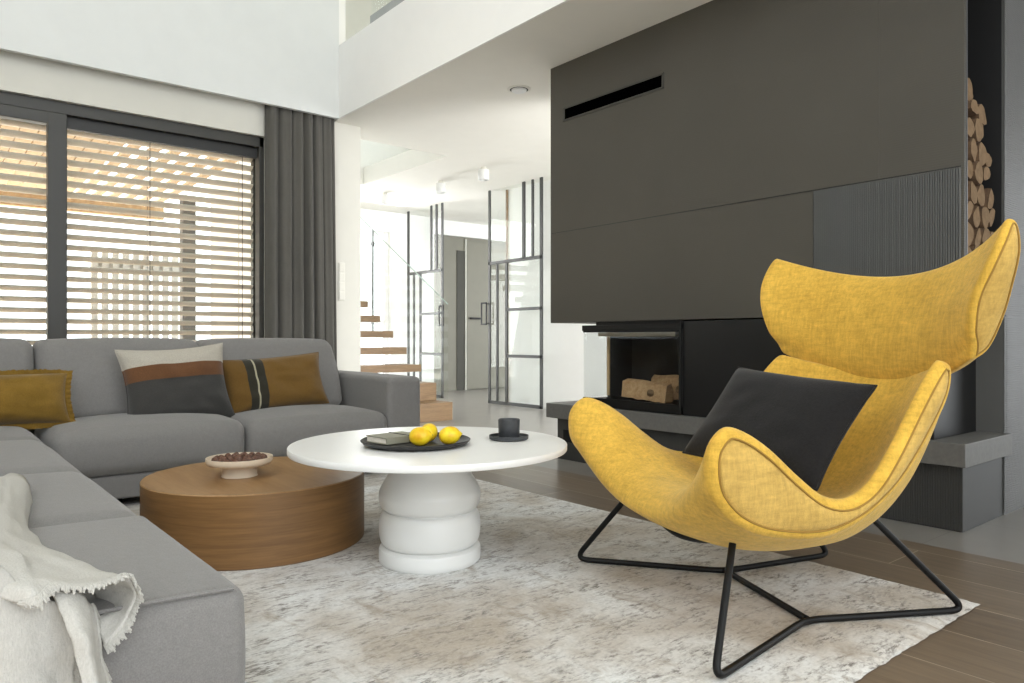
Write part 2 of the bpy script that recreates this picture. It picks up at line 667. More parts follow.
# vent slit
vt = thing('vent_grille', 'long black air slit high on the charcoal chimney breast', 'vent', (XF, 3.13, 2.3))
fr = MB()
va, vb, vz0, vz1 = 2.716, 3.558, 2.252, 2.345
for a in ((va, vb, vz0, vz0 + .012), (va, vb, vz1 - .012, vz1)):
    fr.box(XF - .006, XF + .02, a[0], a[1], a[2], a[3], .001)
for a, b in ((va, va + .014), (vb - .014, vb)):
    fr.box(XF - .006, XF + .02, a, b, vz0, vz1, .001)
fr.build('frame', plain('vent_frame', (58, 56, 50), .5), vt)
MB().box(XF - .003, XF + .02, va + .012, vb - .012, vz0 + .01, vz1 - .01, 0).build('slot', plain('vent_slot_shade', (2, 2, 2), 1, 0, 0), vt)  # no recess; the slot's inner shade is put into this face's colour

# lower steel body, right of firebox
lw = MB().box(XF, XB, 1.27, 2.585, .372, ZM - .008, .003).box(XB - .02, XB, 1.155, 1.27, .372, ZM, 0)
lw.build('steel_body', M['blacksteel'], fp)
# firebox: dark back walls, floor, hood
FZ0, FZ1 = .43, .875
fb = MB().box(3.80, 3.84, 2.60, 3.36, FZ0 - .05, ZM, 0)          # back
fb.box(3.36, 3.84, 2.585, 2.60, FZ0 - .05, ZM, 0)                # right cheek
fb.box(3.58, 3.84, 3.345, 3.365, FZ0 - .05, ZM, 0)                 # left rear cheek
fb.build('firebox_lining', plain('firebox_lining', (46, 44, 42), .8, var=.2, scale=9), fp)
MB().box(3.345, 3.84, 2.585, 3.37, .375, FZ0 - .01, .003).build('firebox_base', M['black'], fp)
hd = MB().box(3.345, 3.84, 2.585, 3.37, FZ1 - .02, FZ1 + .015, .003).box(XF + .02, 3.84, 2.585, 3.28, FZ1 + .015, ZM, 0)
hd.build('firebox_hood', M['black'], fp)
MB().box(3.42, 3.75, 2.68, 3.3, FZ1 - .055, FZ1 - .03, .004).build('reflection_plate', plain('pale_reflection', (188, 178, 158), .9), fp)  # pale plate standing in for a reflection in the fire glass
MB().box(3.568, 3.58, 3.34, 3.362, FZ0, FZ1 - .02, .003).build('lining_edge', plain('lit_frame_edge', (206, 176, 132), .9), fp)  # frame edge; the yellowish light on it is put into the colour
gl = MB().box(3.352, 3.357, 2.60, 3.36, FZ0, FZ1 - .02, 0).box(3.357, 3.57, 3.355, 3.36, FZ0, FZ1 - .02, 0)
gl.build('fire_glass', M['glassdark'], fp)
fr = MB().box(3.346, 3.36, 2.585, 2.60, .40, ZM, .002).box(3.345, 3.362, 2.6, 3.36, FZ0 - .012, FZ0, .002).box(3.345, 3.362, 2.6, 3.36, FZ1 - .03, FZ1 - .02, .002)
fr.build('glass_frame', M['black'], fp)
# bench and plinth
bx = MB().box(XF - .045, XB, 1.135, 3.685, .275, .372, .003)
bx.build('hearth_bench', M['stone'], fp)
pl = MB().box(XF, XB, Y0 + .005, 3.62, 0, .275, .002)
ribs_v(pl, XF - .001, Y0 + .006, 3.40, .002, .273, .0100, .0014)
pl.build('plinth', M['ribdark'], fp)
MB().box(XF - .004, XF + .02, 3.44, 3.56, .12, .2, .001).build('plinth_vent', plain('plinth_slot', (6, 6, 6), .9), fp)
# ribbed return wall to the right
rw = MB().box(XB - .04, 7.0, Y0 + .002, 1.4, 0, ZC, 0)
rib_gap = MB().box(XB - .04, 7.0, Y0 + .002, 1.4, 0, ZC, 0)
ribs_h(rib_gap, Y0, XB - .04, 7.0, .01, .905)
ribs_h(rib_gap, Y0, XB - .04, 7.0, .912, ZC - .002)
struct('wall_fireplace', rib_gap, M['rib'], 'grey horizontally ribbed wall beside the log niche')

# ------------------------------------------------------------------ logs
def log_mesh(r, ln, kind, seed):
    """split log along +Y, faces at both ends"""
    rnd = random.Random(seed)
    n = 18
    prof = []
    for k in range(n):
        a = 2 * PI * k / n
        if kind == 0:        # round
            rr = r * (1 + .08 * math.sin(3 * a + seed))
            p = (rr * math.cos(a), rr * math.sin(a))
        elif kind == 1:      # half round
            x, z = math.cos(a), math.sin(a)
            p = (r * x, r * (z if z > 0 else z * .25))
        else:                # wedge
            x, z = math.cos(a), math.sin(a)
            s_ = 1 - .55 * max(0, -z)
            p = (r * x * s_ * .85, r * z * 1.1)
        prof.append((p[0] + rnd.uniform(-.06, .06) * r, p[1] + rnd.uniform(-.06, .06) * r))
    return prof


def make_log(name, label, cat, group, loc, r, ln, kind, rotx, seed, axis='Y', yaw=0, tilt=0):
    prof = log_mesh(r, ln, kind, seed)
    c, s_ = math.cos(rotx), math.sin(rotx)
    prof = [(x * c - z * s_, x * s_ + z * c) for x, z in prof]
    t = thing(name, label, cat, loc, group)
    rows = []
    for y, k in ((0, .94), (.012, 1), (ln - .012, 1), (ln, .94)):
        rows.append([Vector((x * k, y, z * k)) for x, z in prof])
    X = Matrix.Translation(loc) @ Matrix.Rotation(yaw, 4, 'Z') @ Matrix.Rotation(tilt, 4, 'X')
    b = MB().grid(rows, True)
    b.xf(X)
    bk0 = b.build('bark', M['bark'], t)
    n = len(prof)
    b.add([Vector((0, ln, 0))] + rows[-1], [])
    e = MB()
    for y in (-.002,):
        e.add([Vector((0, y, 0))] + [Vector((x * .95, y, z * .95)) for x, z in prof], [(0, k + 1, (k + 1) % n + 1) for k in range(n)])
    e.xf(X)
    e.build('cut_face', M['cutwood'], t, False)
    return t


def mk_cut():
    k = NT('cut_log_end')
    v = k.coord()
    inf = k.n('ShaderNodeObjectInfo')
    n = k.noise(v, 30, 5, .7)
    col = k.ramp(n, [(.3, lin((104, 82, 58))), (.7, lin((150, 124, 94)))])
    k.base(k.mix(.4, col, lin((122, 100, 76))))
    return k.set(.9, 0, .2)


M['cutwood'] = mk_cut()
# pile against the front side of the niche: a slope of split logs
place = []
rows_ = [(.975, 4), (1.065, 4), (1.155, 4), (1.245, 4), (1.335, 4), (1.425, 3), (1.515, 3), (1.605, 3), (1.695, 2), (1.775, 2), (1.855, 1)]
i = 0
for rz, (z, n) in enumerate(rows_):
    for k in range(n):
        r = .047 + .006 * random.random()
        x = NX0 + .058 + k * .097 + (.04 if rz % 2 and n < 4 else 0) + random.uniform(-.006, .006)
        if x > NX1 - .045:
            continue
        lab = 'split firewood log stacked end-on in the dark niche'
        if rz == len(rows_) - 1:
            lab = 'topmost split log on the stack in the dark niche'
        elif rz == len(rows_) - 2:
            lab = 'second log from the top of the stack in the dark niche'
        make_log('firewood_log', lab, 'firewood', 'firewood logs in the side niche',
                 (x, Y0 + .006 + random.uniform(0, .012), z + random.uniform(-.006, .006)), r, .28, i * 7 % 3, random.uniform(0, 6.28), i)
        i += 1


# the two split logs in the firebox
def split_log(label, x, y, z, ln, hgt, dep, yaw, tilt, seed):
    t = thing('split_log', label, 'firewood', (x, y, z), 'logs in the firebox')
    rnd = random.Random(seed)
    prof = [(0, 0), (dep * .5, -.004), (dep, .01), (dep * .9, hgt * .7), (dep * .5, hgt), (dep * .12, hgt * .86)]
    rows = []
    for q in range(9):
        u = -ln / 2 + ln * q / 8
        rows.append([Vector((a + rnd.uniform(-.004, .004), u + (rnd.uniform(-.006, .006)), b + rnd.uniform(-.004, .004))) for a, b in prof])
    X = Matrix.Translation((x, y, z)) @ Matrix.Rotation(yaw, 4, 'Z') @ Matrix.Rotation(tilt, 4, 'X')
    b = MB().grid(rows, True)
    for rw in (rows[0], rows[-1]):
        b.add(rw, [(0, 1, 2, 3, 4, 5)])
    b.xf(X)
    o = b.build('wood', M['logwood'], t)
    kn = MB()
    kn.lathe([(0, .004), (.016, .004), (.022, 0), (.022, -.01)], 16)
    kn.xf(X @ Matrix.Translation((-.001, -.05, hgt * .42)) @ Matrix.Rotation(-PI / 2, 4, 'Y'))
    kn.build('knot', plain('knot_wood', (120, 96, 70), .9, var=.3, scale=60), o)


split_log('pale split log with a dark knot lying in front in the firebox', 3.46, 2.96, FZ0 + .0, .32, .115, .10, .12, .07, 3)
split_log('pale split log lying behind at the right of the firebox', 3.62, 2.86, FZ0 + .0, .38, .15, .10, -.08, -.03, 5)

# ------------------------------------------------------------------ window, blinds, curtain
w1 = thing('window_1', 'wide anthracite window with outside blinds', 'window', (.8, 5.8, 0))
w1['kind'] = 'structure'
YF = 5.79
fr = MB().box(-1.6, 2.18, YF, YF + .09, 2.335, 2.415, .004).box(-1.6, 2.18, YF, YF + .09, 0, .06, .004)
fr.box(2.14, 2.18, YF, YF + .09, 0, 2.415, .004).box(-1.6, -1.52, YF, YF + .09, 0, 2.415, .004)
fr.build('window_frame', M['frame'], w1)
sh = MB().box(.705, .818, YF - .012, YF + .07, .03, 2.335, .006).box(-1.52, .76, YF - .01, YF + .07, 2.255, 2.335, .006)
sh.box(-1.52, .76, YF - .01, YF + .07, .05, .14, .006).box(-1.52, -1.42, YF - .01, YF + .07, .05, 2.335, .006)
sh.build('sash_frame', M['frame'], w1)
MB().box(.818, 2.14, YF + .05, YF + .09, 2.255, 2.335, .003).build('headbox', plain('dark_headbox', (40, 40, 39), .5), w1)
MB().box(-1.43, .71, YF + .03, YF + .036, .13, 2.26, 0).build('pane', M['glass'], w1)
MB().box(.81, 2.15, YF + .06, YF + .066, .05, 2.28, 0).build('pane', M['glass'], w1)


def blind(x0, x1, label, cords):
    t = thing('venetian_blind', label, 'blind', ((x0 + x1) / 2, 5.99, 2.3), 'outside venetian blinds')
    s_ = MB()
    z = 2.27
    YB = 5.985
    while z > .08:
        prof = []
        for k in range(6):
            u = -1 + 2 * k / 5
            prof.append((YB + .04 * u * .93, z - .40 * .04 * u - .012 * (1 - u * u)))
        rows = [[(x0, y, q), (x1, y, q)] for y, q in prof] 
        rows2 = [[(x0, y, q - .0016), (x1, y, q - .0016)] for y, q in prof][::-1]
        s_.grid(rows + rows2, False, True)
        z -= .0745
    s_.build('slats', M['slat'], t, True, 60)
    c_ = MB()
    for cx_ in cords:
        for y in (YB - .041, YB + .041):
            c_.tube([(cx_, y, .08), (cx_, y, 2.33)], .0022, 6)
    c_.build('ladder_cord', M['cord'], t)
    MB().box(x0, x1, YB - .04, YB + .04, 2.32, 2.40, .003).build('headrail', M['frame'], t)
    for a in (x0 - .022, x1 + .002):
        MB().box(a, a + .02, YB - .03, YB + .03, .02, 2.4, .002).build('guide_rail', M['frame'], t)


blind(-1.5, .745, 'beige slatted blind outside the left sash of the window', (-.9, .1))
blind(.80, 2.15, 'beige slatted blind outside the right pane beside the curtain', (1.375, 2.06))


def curtain():
    t = thing('curtain', 'floor-length dark grey curtain at the right end of the window', 'curtain', (2.45, 5.70, 0))
    rows = []
    N = 150
    for iz in range(25):
        fz = iz / 24
        z = .01 + fz * 2.80
        row = []
        for k in range(N + 1):
            u = k / N
            wd = .60 + .035 * (1 - fz)
            x = 2.155 + u * wd
            amp = (.026 + .008 * math.sin(11 * u + 1)) * (1 - .35 * fz)
            ph = 2 * PI * 6.4 * u + .9 * math.sin(7 * u + 1.5) + .3 * math.sin(2 * fz + 6 * u)
            y = 5.706 + amp * math.sin(ph) + .006 * math.sin(2.3 * ph + 1)
            row.append((x + .012 * math.cos(ph), y, z))
        rows.append(row)
    b = MB().grid(rows)
    o = b.build('cloth', M['curtain'], t)
    md = o.modifiers.new('thick', 'SOLIDIFY')
    md.thickness = .004


curtain()

# ------------------------------------------------------------------ light switches, ceiling fittings
sw = thing('light_switch', 'vertical gang of four pale switches on the pier by the curtain', 'switch', (2.83, 5.75, 1.3))
plate_ = MB().box(2.80, 2.862, 5.742, 5.75, 1.13, 1.455, .003).build('plate', M['switch'], sw)
for k in range(4):
    MB().box(2.808, 2.854, 5.737, 5.742, 1.14 + k * .079, 1.14 + k * .079 + .066, .002).build('rocker', M['switch'], plate_)

dl = thing('smoke_detector', 'round flush white detector disc on the low ceiling', 'detector', (3.454, 4.133, ZC))
MB().lathe([(.0, -.006), (.07, -.006), (.088, -.003), (.088, 0)], 40, (3.454, 4.133, ZC)).build('ring', M['switch'], dl)
MB().lathe([(.056, -.0065), (.068, -.0065)], 40, (3.454, 4.133, ZC)).build('gap_shadow', plain('detector_gap', (70, 70, 66), .8), dl)  # flat ring; the shadow in the gap is put into its colour
MB().lathe([(0, -.02), (.05, -.02), (.056, -.014), (.056, -.004)], 40, (3.454, 4.133, ZC)).build('lens', M['ceramic'], dl)
for k, (x, y, lab) in enumerate(((4.60, 8.13, 'white cylinder ceiling spotlight farthest away above the stairs'),
                                 (4.76, 7.12, 'middle white cylinder ceiling spotlight of the hall row'),
                                 (4.73, 6.25, 'white cylinder ceiling spotlight nearest the glass door leaf'))):
    sp = thing('ceiling_spotlight', lab, 'spotlight', (x, y, ZC), 'hall ceiling spotlights')
    MB().lathe([(0, 0), (.03, 0), (.03, -.03), (0, -.03)], 24, (x, y, ZC)).build('mount', M['switch'], sp)
    MB().lathe([(0, -.028), (.056, -.028), (.06, -.034), (.06, -.132), (.056, -.138), (.048, -.138), (.044, -.11), (0, -.11)], 32, (x, y, ZC)).build('body', M['ceramic'], sp)

# gallery balustrade
gb = thing('gallery_balustrade', 'frameless glass guard on the upper gallery edge', 'balustrade', (2.9, 3, 3.25))
MB().box(2.765, 2.777, -1, 5.1, 3.312, 4.25, 0).build('glass_panel', M['glass'], gb)
MB().box(2.753, 2.79, -1, 5.1, 3.25, 3.315, .003).build('base_channel', plain('grey_channel', (168, 172, 172), .5), gb)

# ------------------------------------------------------------------ stairs and hall doors
st = thing('staircase', 'floating oak staircase rising in the hall', 'staircase', (3.6, 7, 0))
for k in range(11):
    y0, zt = 6.0 + .29 * k, .179 * (k + 1)
    if k < 2:
        MB().box(3.03, 4.155, y0, y0 + .36, zt - .179, zt, .003).build('step', M['timber'], st)
    else:
        MB().box(3.03, 4.155, y0, y0 + .34, zt - .075, zt, .003).build('tread', M['timber'], st)
sg = thing('stair_balustrade', 'frameless glass balustrade sloping down beside the oak stairs', 'balustrade', (4.19, 7, 0))


def plate(pts, x0, x1):
    n = len(pts)
    vs = [(x0, y, z) for y, z in pts] + [(x1, y, z) for y, z in pts]
    fs = [tuple(range(n)), tuple(range(2 * n - 1, n - 1, -1))] + [(i, (i + 1) % n, n + (i + 1) % n, n + i) for i in range(n)]
    return MB().add(vs, fs)


sl = .598
ya, yb, yc = 6.117, 7.66, 8.9
zt_ = lambda y: 1.158 + sl * (y - ya)
plate([(ya, .02), (yb, .02 + sl * 1.4), (yb, zt_(yb)), (ya, zt_(ya))], 4.17, 4.182).build('glass_panel', M['glass'], sg)
plate([(yb + .02, .9), (yc, 1.7), (yc, min(2.63, zt_(yc))), (yb + .9, min(2.63, zt_(yb + .9))), (yb + .02, zt_(yb + .02))], 4.17, 4.182).build('glass_panel', M['glass'], sg)
MB().tube([(4.176, ya, zt_(ya)), (4.176, yb + .85, zt_(yb + .85))], .005, 8).build('top_edge', plain('glass_edge', (150, 172, 162), .3), sg)
MB().box(4.168, 4.184, yb - .005, yb + .025, .9, zt_(yb), .001).build('joint_post', plain('brushed_joint', (120, 126, 124), .4, .5), sg)
MB().lathe([(0, -.012), (.03, -.012), (.03, .012), (0, .012)], 20).xf(Matrix.Translation((4.176, yb + .01, 1.92)) @ Matrix.Rotation(PI / 2, 4, 'Y')).build('clamp', plain('clamp_metal', (100, 102, 100), .4, .7), sg)

# glass door leaves: built in plane X = XD
XD = 5.53


def leaf(name, label, ya, yb, ztop, spec):
    t = thing(name, label, 'door', (XD, (ya + yb) / 2, 0))
    t['kind'] = 'structure'
    fr_ = MB()
    for (y0, y1, z0, z1) in spec:
        fr_.box(XD - .01, XD + .01, min(y0, y1), max(y0, y1), z0, z1, .002)
    fr_.build('door_frame', plain('leaf_grey_steel', (60, 61, 60), .45), t)
    MB().box(XD - .004, XD + .004, ya + .01, yb - .01, .03, ztop - .01, 0).build('pane', M['glass'], t)
    return t


# right leaf (Y 6.21 .. 7.20), bars measured from the photograph
RA, RB, ZT = 6.20, 7.205, 2.643
V = lambda y, w=.035: (y - w / 2, y + w / 2)
spec = [(*V(RA + .02, .042), 0.01, ZT), (*V(RB - .02, .034), .01, ZT), (RA, RB, .01, .05), (RA, RB, 1.72, 1.76)]
spec += [(*V(6.37, .03), 1.74, ZT), (*V(6.53, .045), 1.74, ZT), (*V(6.85, .04), .03, 1.74), (*V(7.03, .03), .03, 1.74)]
spec += [(RA, 6.85, 1.14, 1.175), (RA, 6.85, .585, .62)]
d1 = leaf('door_1', 'grey framed glass sliding leaf nearest the fireplace', RA, RB, ZT, spec)
LA, LB = 8.21, 9.12
spec = [(*V(LA + .02, .038), .01, ZT), (*V(LB - .02, .04), .01, ZT), (LA, LB, .01, .05), (LA, LB, 1.72, 1.76)]
spec += [(*V(8.37, .035), 1.74, ZT), (*V(8.50, .035), 1.74, ZT), (*V(8.78, .04), .03, 1.74), (*V(8.95, .035), .03, 1.74)]
spec += [(LA, 8.78, 1.14, 1.175), (LA, 8.78, .585, .62)]
d2 = leaf('door_2', 'grey framed glass sliding leaf behind the stairs', LA, LB, ZT, spec)
for d, y in ((d1, RB + .03), (d2, LA - .03)):
    h_ = MB()
    for (a, b, z0, z1) in ((y - .06, y + .06, .98, 1.0), (y - .06, y + .06, 1.24, 1.26), (y - .06, y - .04, .98, 1.26), (y + .04, y + .06, .98, 1.26)):
        h_.box(XD - .056, XD - .044, a, b, z0, z1, .002)
    ye = y + (.05 if d is d2 else -.05)
    for z_ in (1.0, 1.24):
        h_.box(XD - .046, XD, ye - .006, ye + .006, z_ - .006, z_ + .006, .001)
    h_.build('handle', M['black'], d)
d3 = thing('door_3', 'plain grey flush door in the entry wall', 'door', (7.2, 9.44, 0))
d3['kind'] = 'structure'
MB().box(6.80, 7.70, 9.42, 9.448, .01, 2.36, .003).build('door_panel', M['greydoor'], d3)
MB().box(6.77, 6.80, 9.425, 9.449, 0, 2.39, .002).build('door_edge', plain('pale_edge', (190, 190, 180), .5), d3)
MB().box(6.62, 6.77, 9.438, 9.449, 0, 2.2, 0).build('side_reveal', plain('dark_reveal', (70, 69, 62), .7), d3)
MB().box(6.84, 7.06, 9.39, 9.405, 1.12, 1.15, .003).box(6.85, 6.87, 9.39, 9.44, 1.12, 1.15, .003).build('handle', M['black'], d3)

# ------------------------------------------------------------------ outside the window
struct('ground', MB().box(-14, 2.6, 6.1, 22, -.12, -.02, 0), M['terrace'], 'pale terrace outside the blinds')
pg = thing('pergola', 'larch slatted pergola over the terrace outside the window', 'pergola', (0, 8, 0))
bd = MB()
x = -4.6
while x < 1.5:
    bd.box(x, x + .135, 7.3, 11.6, 2.72, 2.75, .003)
    x += .145
x = 1.67
while x < 2.75:
    bd.box(x, x + .10, 7.3, 11.6, 2.72, 2.75, .003)
    x += .19
bd.build('roof_boards', M['outwood'], pg)
MB().box(-4.6, 2.85, 11.5, 11.62, 2.55, 2.72, .003).build('beam', M['outwood'], pg)
MB().box(-4.6, 2.85, 7.3, 7.4, 2.75, 2.9, .003).build('beam', M['outwood'], pg)
for xx in (-1.9, 2.62):
    MB().box(xx, xx + .16, 9.7, 9.84, -.02, 2.6, .004).build('post', M['outgrey'], pg)
nh = thing('neighbour_house', 'white rendered house across the terrace', 'house', (0, 17, 0))
MB().box(-9, 1.2, 16, 20, -.02, 5.0, 0).build('house_wall', M['outwall'], nh)
MB().box(-9.3, 1.5, 15.6, 20, 5.0, 5.15, 0).build('roof', M['outgrey'], nh)
sc_ = thing('slatted_screen', 'grey upright slat screen at the terrace edge', 'screen', (2.5, 12, 0))
b = MB()
for k in range(10):
    b.box(1.9 + k * .13, 1.98 + k * .13, 11.4, 11.46, -.02, 2.0, .003)
b.box(1.9, 3.2, 11.46, 11.5, 1.8, 1.88, .003).box(1.9, 3.2, 11.46, 11.5, .2, .28, .003)
b.build('slats', plain('screen_grey', (176, 174, 168), .7), sc_)

# ------------------------------------------------------------------ rug
def rug():
    rnd = random.Random(4)
    x0, x1, y0, y1 = .15, 2.488, .812, 4.05
    b = MB()
    nx, ny = 110, 120
    rows = []
    for i in range(nx + 1):
        row = []
        for j in range(ny + 1):
            u, v = i / nx, j / ny
            x = x0 + (x1 - x0) * u
            y = y0 + (y1 - y0) * v
            edge = min(u * (x1 - x0), (1 - u) * (x1 - x0), v * (y1 - y0), (1 - v) * (y1 - y0))
            if j == 0:
                y += rnd.uniform(-.0025, .0025)
            if i == nx:
                x += rnd.uniform(-.002, .002)
            z = .0115 if edge > .006 else .003
            row.append((x, y, z))
        rows.append(row)
    b.grid(rows)
    o = b.build('rug', M['rug'])
    tag(o, 'large abstract grey and beige rug under tables and armchair', 'rug')


rug()
RZ = .0115

# ------------------------------------------------------------------ sofa
sf = thing('sectional_sofa', 'grey corner sofa along the window and left side', 'sofa', (0, 4, 0))


def seat(x0, x1, y0, y1, z0, z1, r=.06, crown=.035, frontx=False):
    def fn(p):
        u = (p.x - x0) / (x1 - x0) * 2 - 1
        v = (p.y - y0) / (y1 - y0) * 2 - 1
        k = max(0, (p.z - z0) / (z1 - z0))
        p = p.copy()
        p.z += crown * (1 - abs(u) ** 2.4) * (1 - abs(v) ** 2.4) * k
        p.z += .0025 * noise.noise(p * 4)
        # front face bulges softly
        q = math.sin(PI * min(1, k))
        p.y -= .018 * q * max(0, -v) ** 6
        p.x += .018 * q * max(0, u) ** 6 if frontx else 0
        return p
    return MB().rbox((x0, y0, z0), (x1, y1, z1), r, 5, 10, fn)


# base frames
MB().box(.42, 2.16, 3.80, 4.85, .055, .165, .012, 3).build('base', M['sofa'], sf)
MB().box(-.62, .432, 1.24, 4.85, .055, .165, .012, 3).build('base', M['sofa'], sf)
for x, y in ((.75, 3.92), (2.1, 3.92), (.3, 1.4), (-.5, 1.4), (.3, 3.0), (2.1, 4.7), (-.5, 4.7)):
    MB().box(x - .03, x + .03, y - .03, y + .03, .0125 if x < 2.4 and .85 < y < 4.0 else .001, .056, .004).build('leg', M['black'], sf)
# seats along the window
seat(.475, 1.332, 3.775, 4.42, .165, .385, .055, .035).build('seat_cushion', M['sofa'], sf)
seat(1.337, 2.165, 3.775, 4.42, .165, .375, .055, .035).build('seat_cushion', M['sofa'], sf)
# seats of the long side
for (a, b_, z, r) in ((1.235, 1.915, .386, .028), (1.92, 2.69, .388, .06), (2.695, 3.60, .392, .07), (3.605, 4.40, .392, .07)):
    sc0 = seat(-.42, .437, a, b_, .165, z, r, .028, a > 1.5).build('seat_cushion', M['sofa'], sf)
    if a < 1.5:
        near_seat = sc0
# welt on near end
MB().tube([(x_, 1.2395 - .0 * x_, .3835 + .010 * (1 - abs((x_ - .008) / .43) ** 2.4)) for x_ in [-.40 + .815 * k / 30 for k in range(31)]], .0034, 6).build('welt', M['sofa'], near_seat)
MB().tube([(.427, 1.243, .08 + .285 * k / 10) for k in range(11)], .0034, 6).build('welt', M['sofa'], near_seat)
# arm
MB().rbox((2.168, 3.79, .06), (2.40, 4.86, .58), .035, 4, 4, lambda p: Vector((p.x, p.y, p.z - .012 * max(0, (4.2 - p.y)) * (p.z > .4)))).build('arm', M['sofa'], sf)
MB().rbox((.40, 4.72, .06), (2.2, 4.87, .70), .04, 4, 4).build('back_frame', M['sofa'], sf)
MB().rbox((-.62, 1.6, .06), (-.47, 4.87, .70), .04, 4, 4).build('back_frame', M['sofa'], sf)


def backc(x0, x1, y0, y1, z0, z1, lean=.30, axis='y', r=.055, right=0):
    def fn(p):
        u = (p.x - x0) / (x1 - x0) * 2 - 1
        k = (p.z - z0) / (z1 - z0)
        v = (p.y - y0) / (y1 - y0)
        p = p.copy()
        bulge = (1 - abs(u) ** 3) * math.sin(PI * max(0, min(1, k))) * .03
        p.y += lean * (p.z - z0) - bulge * (1 - 2 * v)
        p.z += .012 * (1 - abs(u) ** 3) * k
        p.x -= right * max(0, k - .55) * max(0, u) * .22
        p.z += .003 * noise.noise(p * 5)
        return p
    return MB().rbox((x0, y0, z0), (x1, y1, z1), r, 4, 8, fn)


backc(-.35, .478, 4.27, 4.52, .385, .80).build('back_cushion', M['sofa'], sf)
backc(.484, 1.288, 4.27, 4.52, .385, .797).build('back_cushion', M['sofa'], sf)
backc(1.294, 2.135, 4.27, 4.52, .375, .797, right=.35).build('back_cushion', M['sofa'], sf)


def backleft(y0, y1):
    b = backc(0, y1 - y0, 0, .24, .385, .78)
    b.xf(Matrix.Translation((-.24, y0, 0)) @ Matrix.Rotation(PI / 2, 4, 'Z'))
    return b


for a, b_ in ((1.95, 2.68), (2.70, 3.58), (3.60, 4.25)):
    backleft(a, b_).build('back_cushion', M['sofa'], sf)


# ------------------------------------------------------------------ scatter cushions
def pillow(w, hgt, t, n=34, ear=.06, seed=0, wr=.006, seamflat=.0):
    """pillow in XZ plane centred at origin, thickness along Y"""
    rows_f, rows_b = [], []
    for j in range(n + 1):
        rf, rb_ = [], []
        for i in range(n + 1):
            u, v = -1 + 2 * i / n, -1 + 2 * j / n
            u = math.sin(u * PI / 2) * .5 + u * .5
            v = math.sin(v * PI / 2) * .5 + v * .5
            x = w / 2 * u * (1 - ear * (1 - v * v))
            z = hgt / 2 * v * (1 - ear * (1 - u * u))
            prof = ((1 - u ** 4) * (1 - v ** 4)) ** .55
            d = t / 2 * prof
            q = Vector((u * 2.2 + seed, v * 2.2, seed * 1.7))
            wv = wr * noise.noise(q * 1.6) * (1 - max(abs(u), abs(v)) ** 6)
            cw = wr * 1.2 * math.sin(9 * math.atan2(v, u) + seed) * (abs(u * v) ** 1.5) * (1 - max(abs(u), abs(v)) ** 8)
            rf.append((x, -d + wv + cw, z))
            rb_.append((x, d + wv * .5, z))
        rows_f.append(rf)
        rows_b.append(rb_[::-1])
    return MB().grid(rows_f).grid(rows_b)


def basis(o, ex, ez):
    ex = Vector(ex).normalized()
    ez = Vector(ez)
    ez = (ez - ex * ez.dot(ex)).normalized()
    ey = ez.cross(ex)
    m = Matrix((ex, ey, ez)).transposed().to_4x4()
    m.translation = o
    return m


def local_mat(name, fn):
    k = NT(name)
    tc = k.n('ShaderNodeTexCoord')
    sp = k.n('ShaderNodeSeparateXYZ')
    k.l(tc.outputs['Object'], sp.inputs[0])
    w = k.noise(k.coord((1, 1, 1)), 300, 2, .6)
    col = fn(k, sp)
    st = k.ramp(k.noise(k.coord((70, 70, 70)), 4, 4, .7), [(.3, (.72, .72, .72)), (.7, (1.2, 1.2, 1.2))])
    k.base(k.mix(1.0, col, st, 'MULTIPLY'))
    k.bump(w, .5, .003)
    k.b.inputs['Sheen Weight'].default_value = .2
    return k.set(.95, 0, .1)


def steps(k, sock, lo, hi, stops):
    mr = k.n('ShaderNodeMapRange')
    mr.inputs[1].default_value, mr.inputs[2].default_value = lo, hi
    k.l(sock, mr.inputs[0])
    r = k.n('ShaderNodeValToRGB')
    r.color_ramp.interpolation = 'CONSTANT'
    e = r.color_ramp.elements
    while len(e) < len(stops):
        e.new(.5)
    for i_, (p, c) in enumerate(stops):
        e[i_].position = p
        e[i_].color = (*lin(c), 1)
    k.l(mr.outputs[0], r.inputs[0])
    return r.outputs[0]


M['tri'] = local_mat('three_band_wool', lambda k, sp: steps(k, sp.outputs[2], -.2, .2, [(0, (64, 63, 61)), (.55, (104, 72, 48)), (.745, (180, 174, 162))]))
M['ochrewool'] = local_mat('ochre_striped_wool', lambda k, sp: steps(k, sp.outputs[0], -.31, .31, [(0, (106, 80, 40)), (.20, (52, 50, 42)), (.275, (170, 164, 140)), (.292, (52, 50, 42)), (.37, (112, 85, 42))]))
M['mustard'] = local_mat('mustard_velvet', lambda k, sp: k.ramp(k.noise(k.coord(), 6, 3), [(.3, lin((104, 80, 30))), (.7, lin((132, 103, 44)))]))
M['charcoal'] = fabric('charcoal_felt', (28, 27, 27), .3, 260, .5, 120, sheen=.15)


def cushion(name, label, mat, w, hgt, t, mtx, seed, wr=.008, ear=.06):
    r = bpy.data.objects.new(name, None)
    COL.objects.link(r)
    r.empty_display_size = .1
    r.matrix_world = mtx
    r.rotation_euler = mtx.to_euler()
    r.location = mtx.translation
    tag(r, label, 'cushion')
    MW[r.name] = mtx
    o = pillow(w, hgt, t, seed=seed, wr=wr, ear=ear).build('cover', mat)
    o.parent = r
    seam = []
    n = 24
    for (fa_, fb_) in (((-1, -1), (1, -1)), ((1, -1), (1, 1)), ((1, 1), (-1, 1)), ((-1, 1), (-1, -1))):
        for k in range(n):
            u = fa_[0] + (fb_[0] - fa_[0]) * k / n
            v = fa_[1] + (fb_[1] - fa_[1]) * k / n
            seam.append((w / 2 * u * (1 - ear * (1 - v * v)), 0, hgt / 2 * v * (1 - ear * (1 - u * u))))
    return r, seam


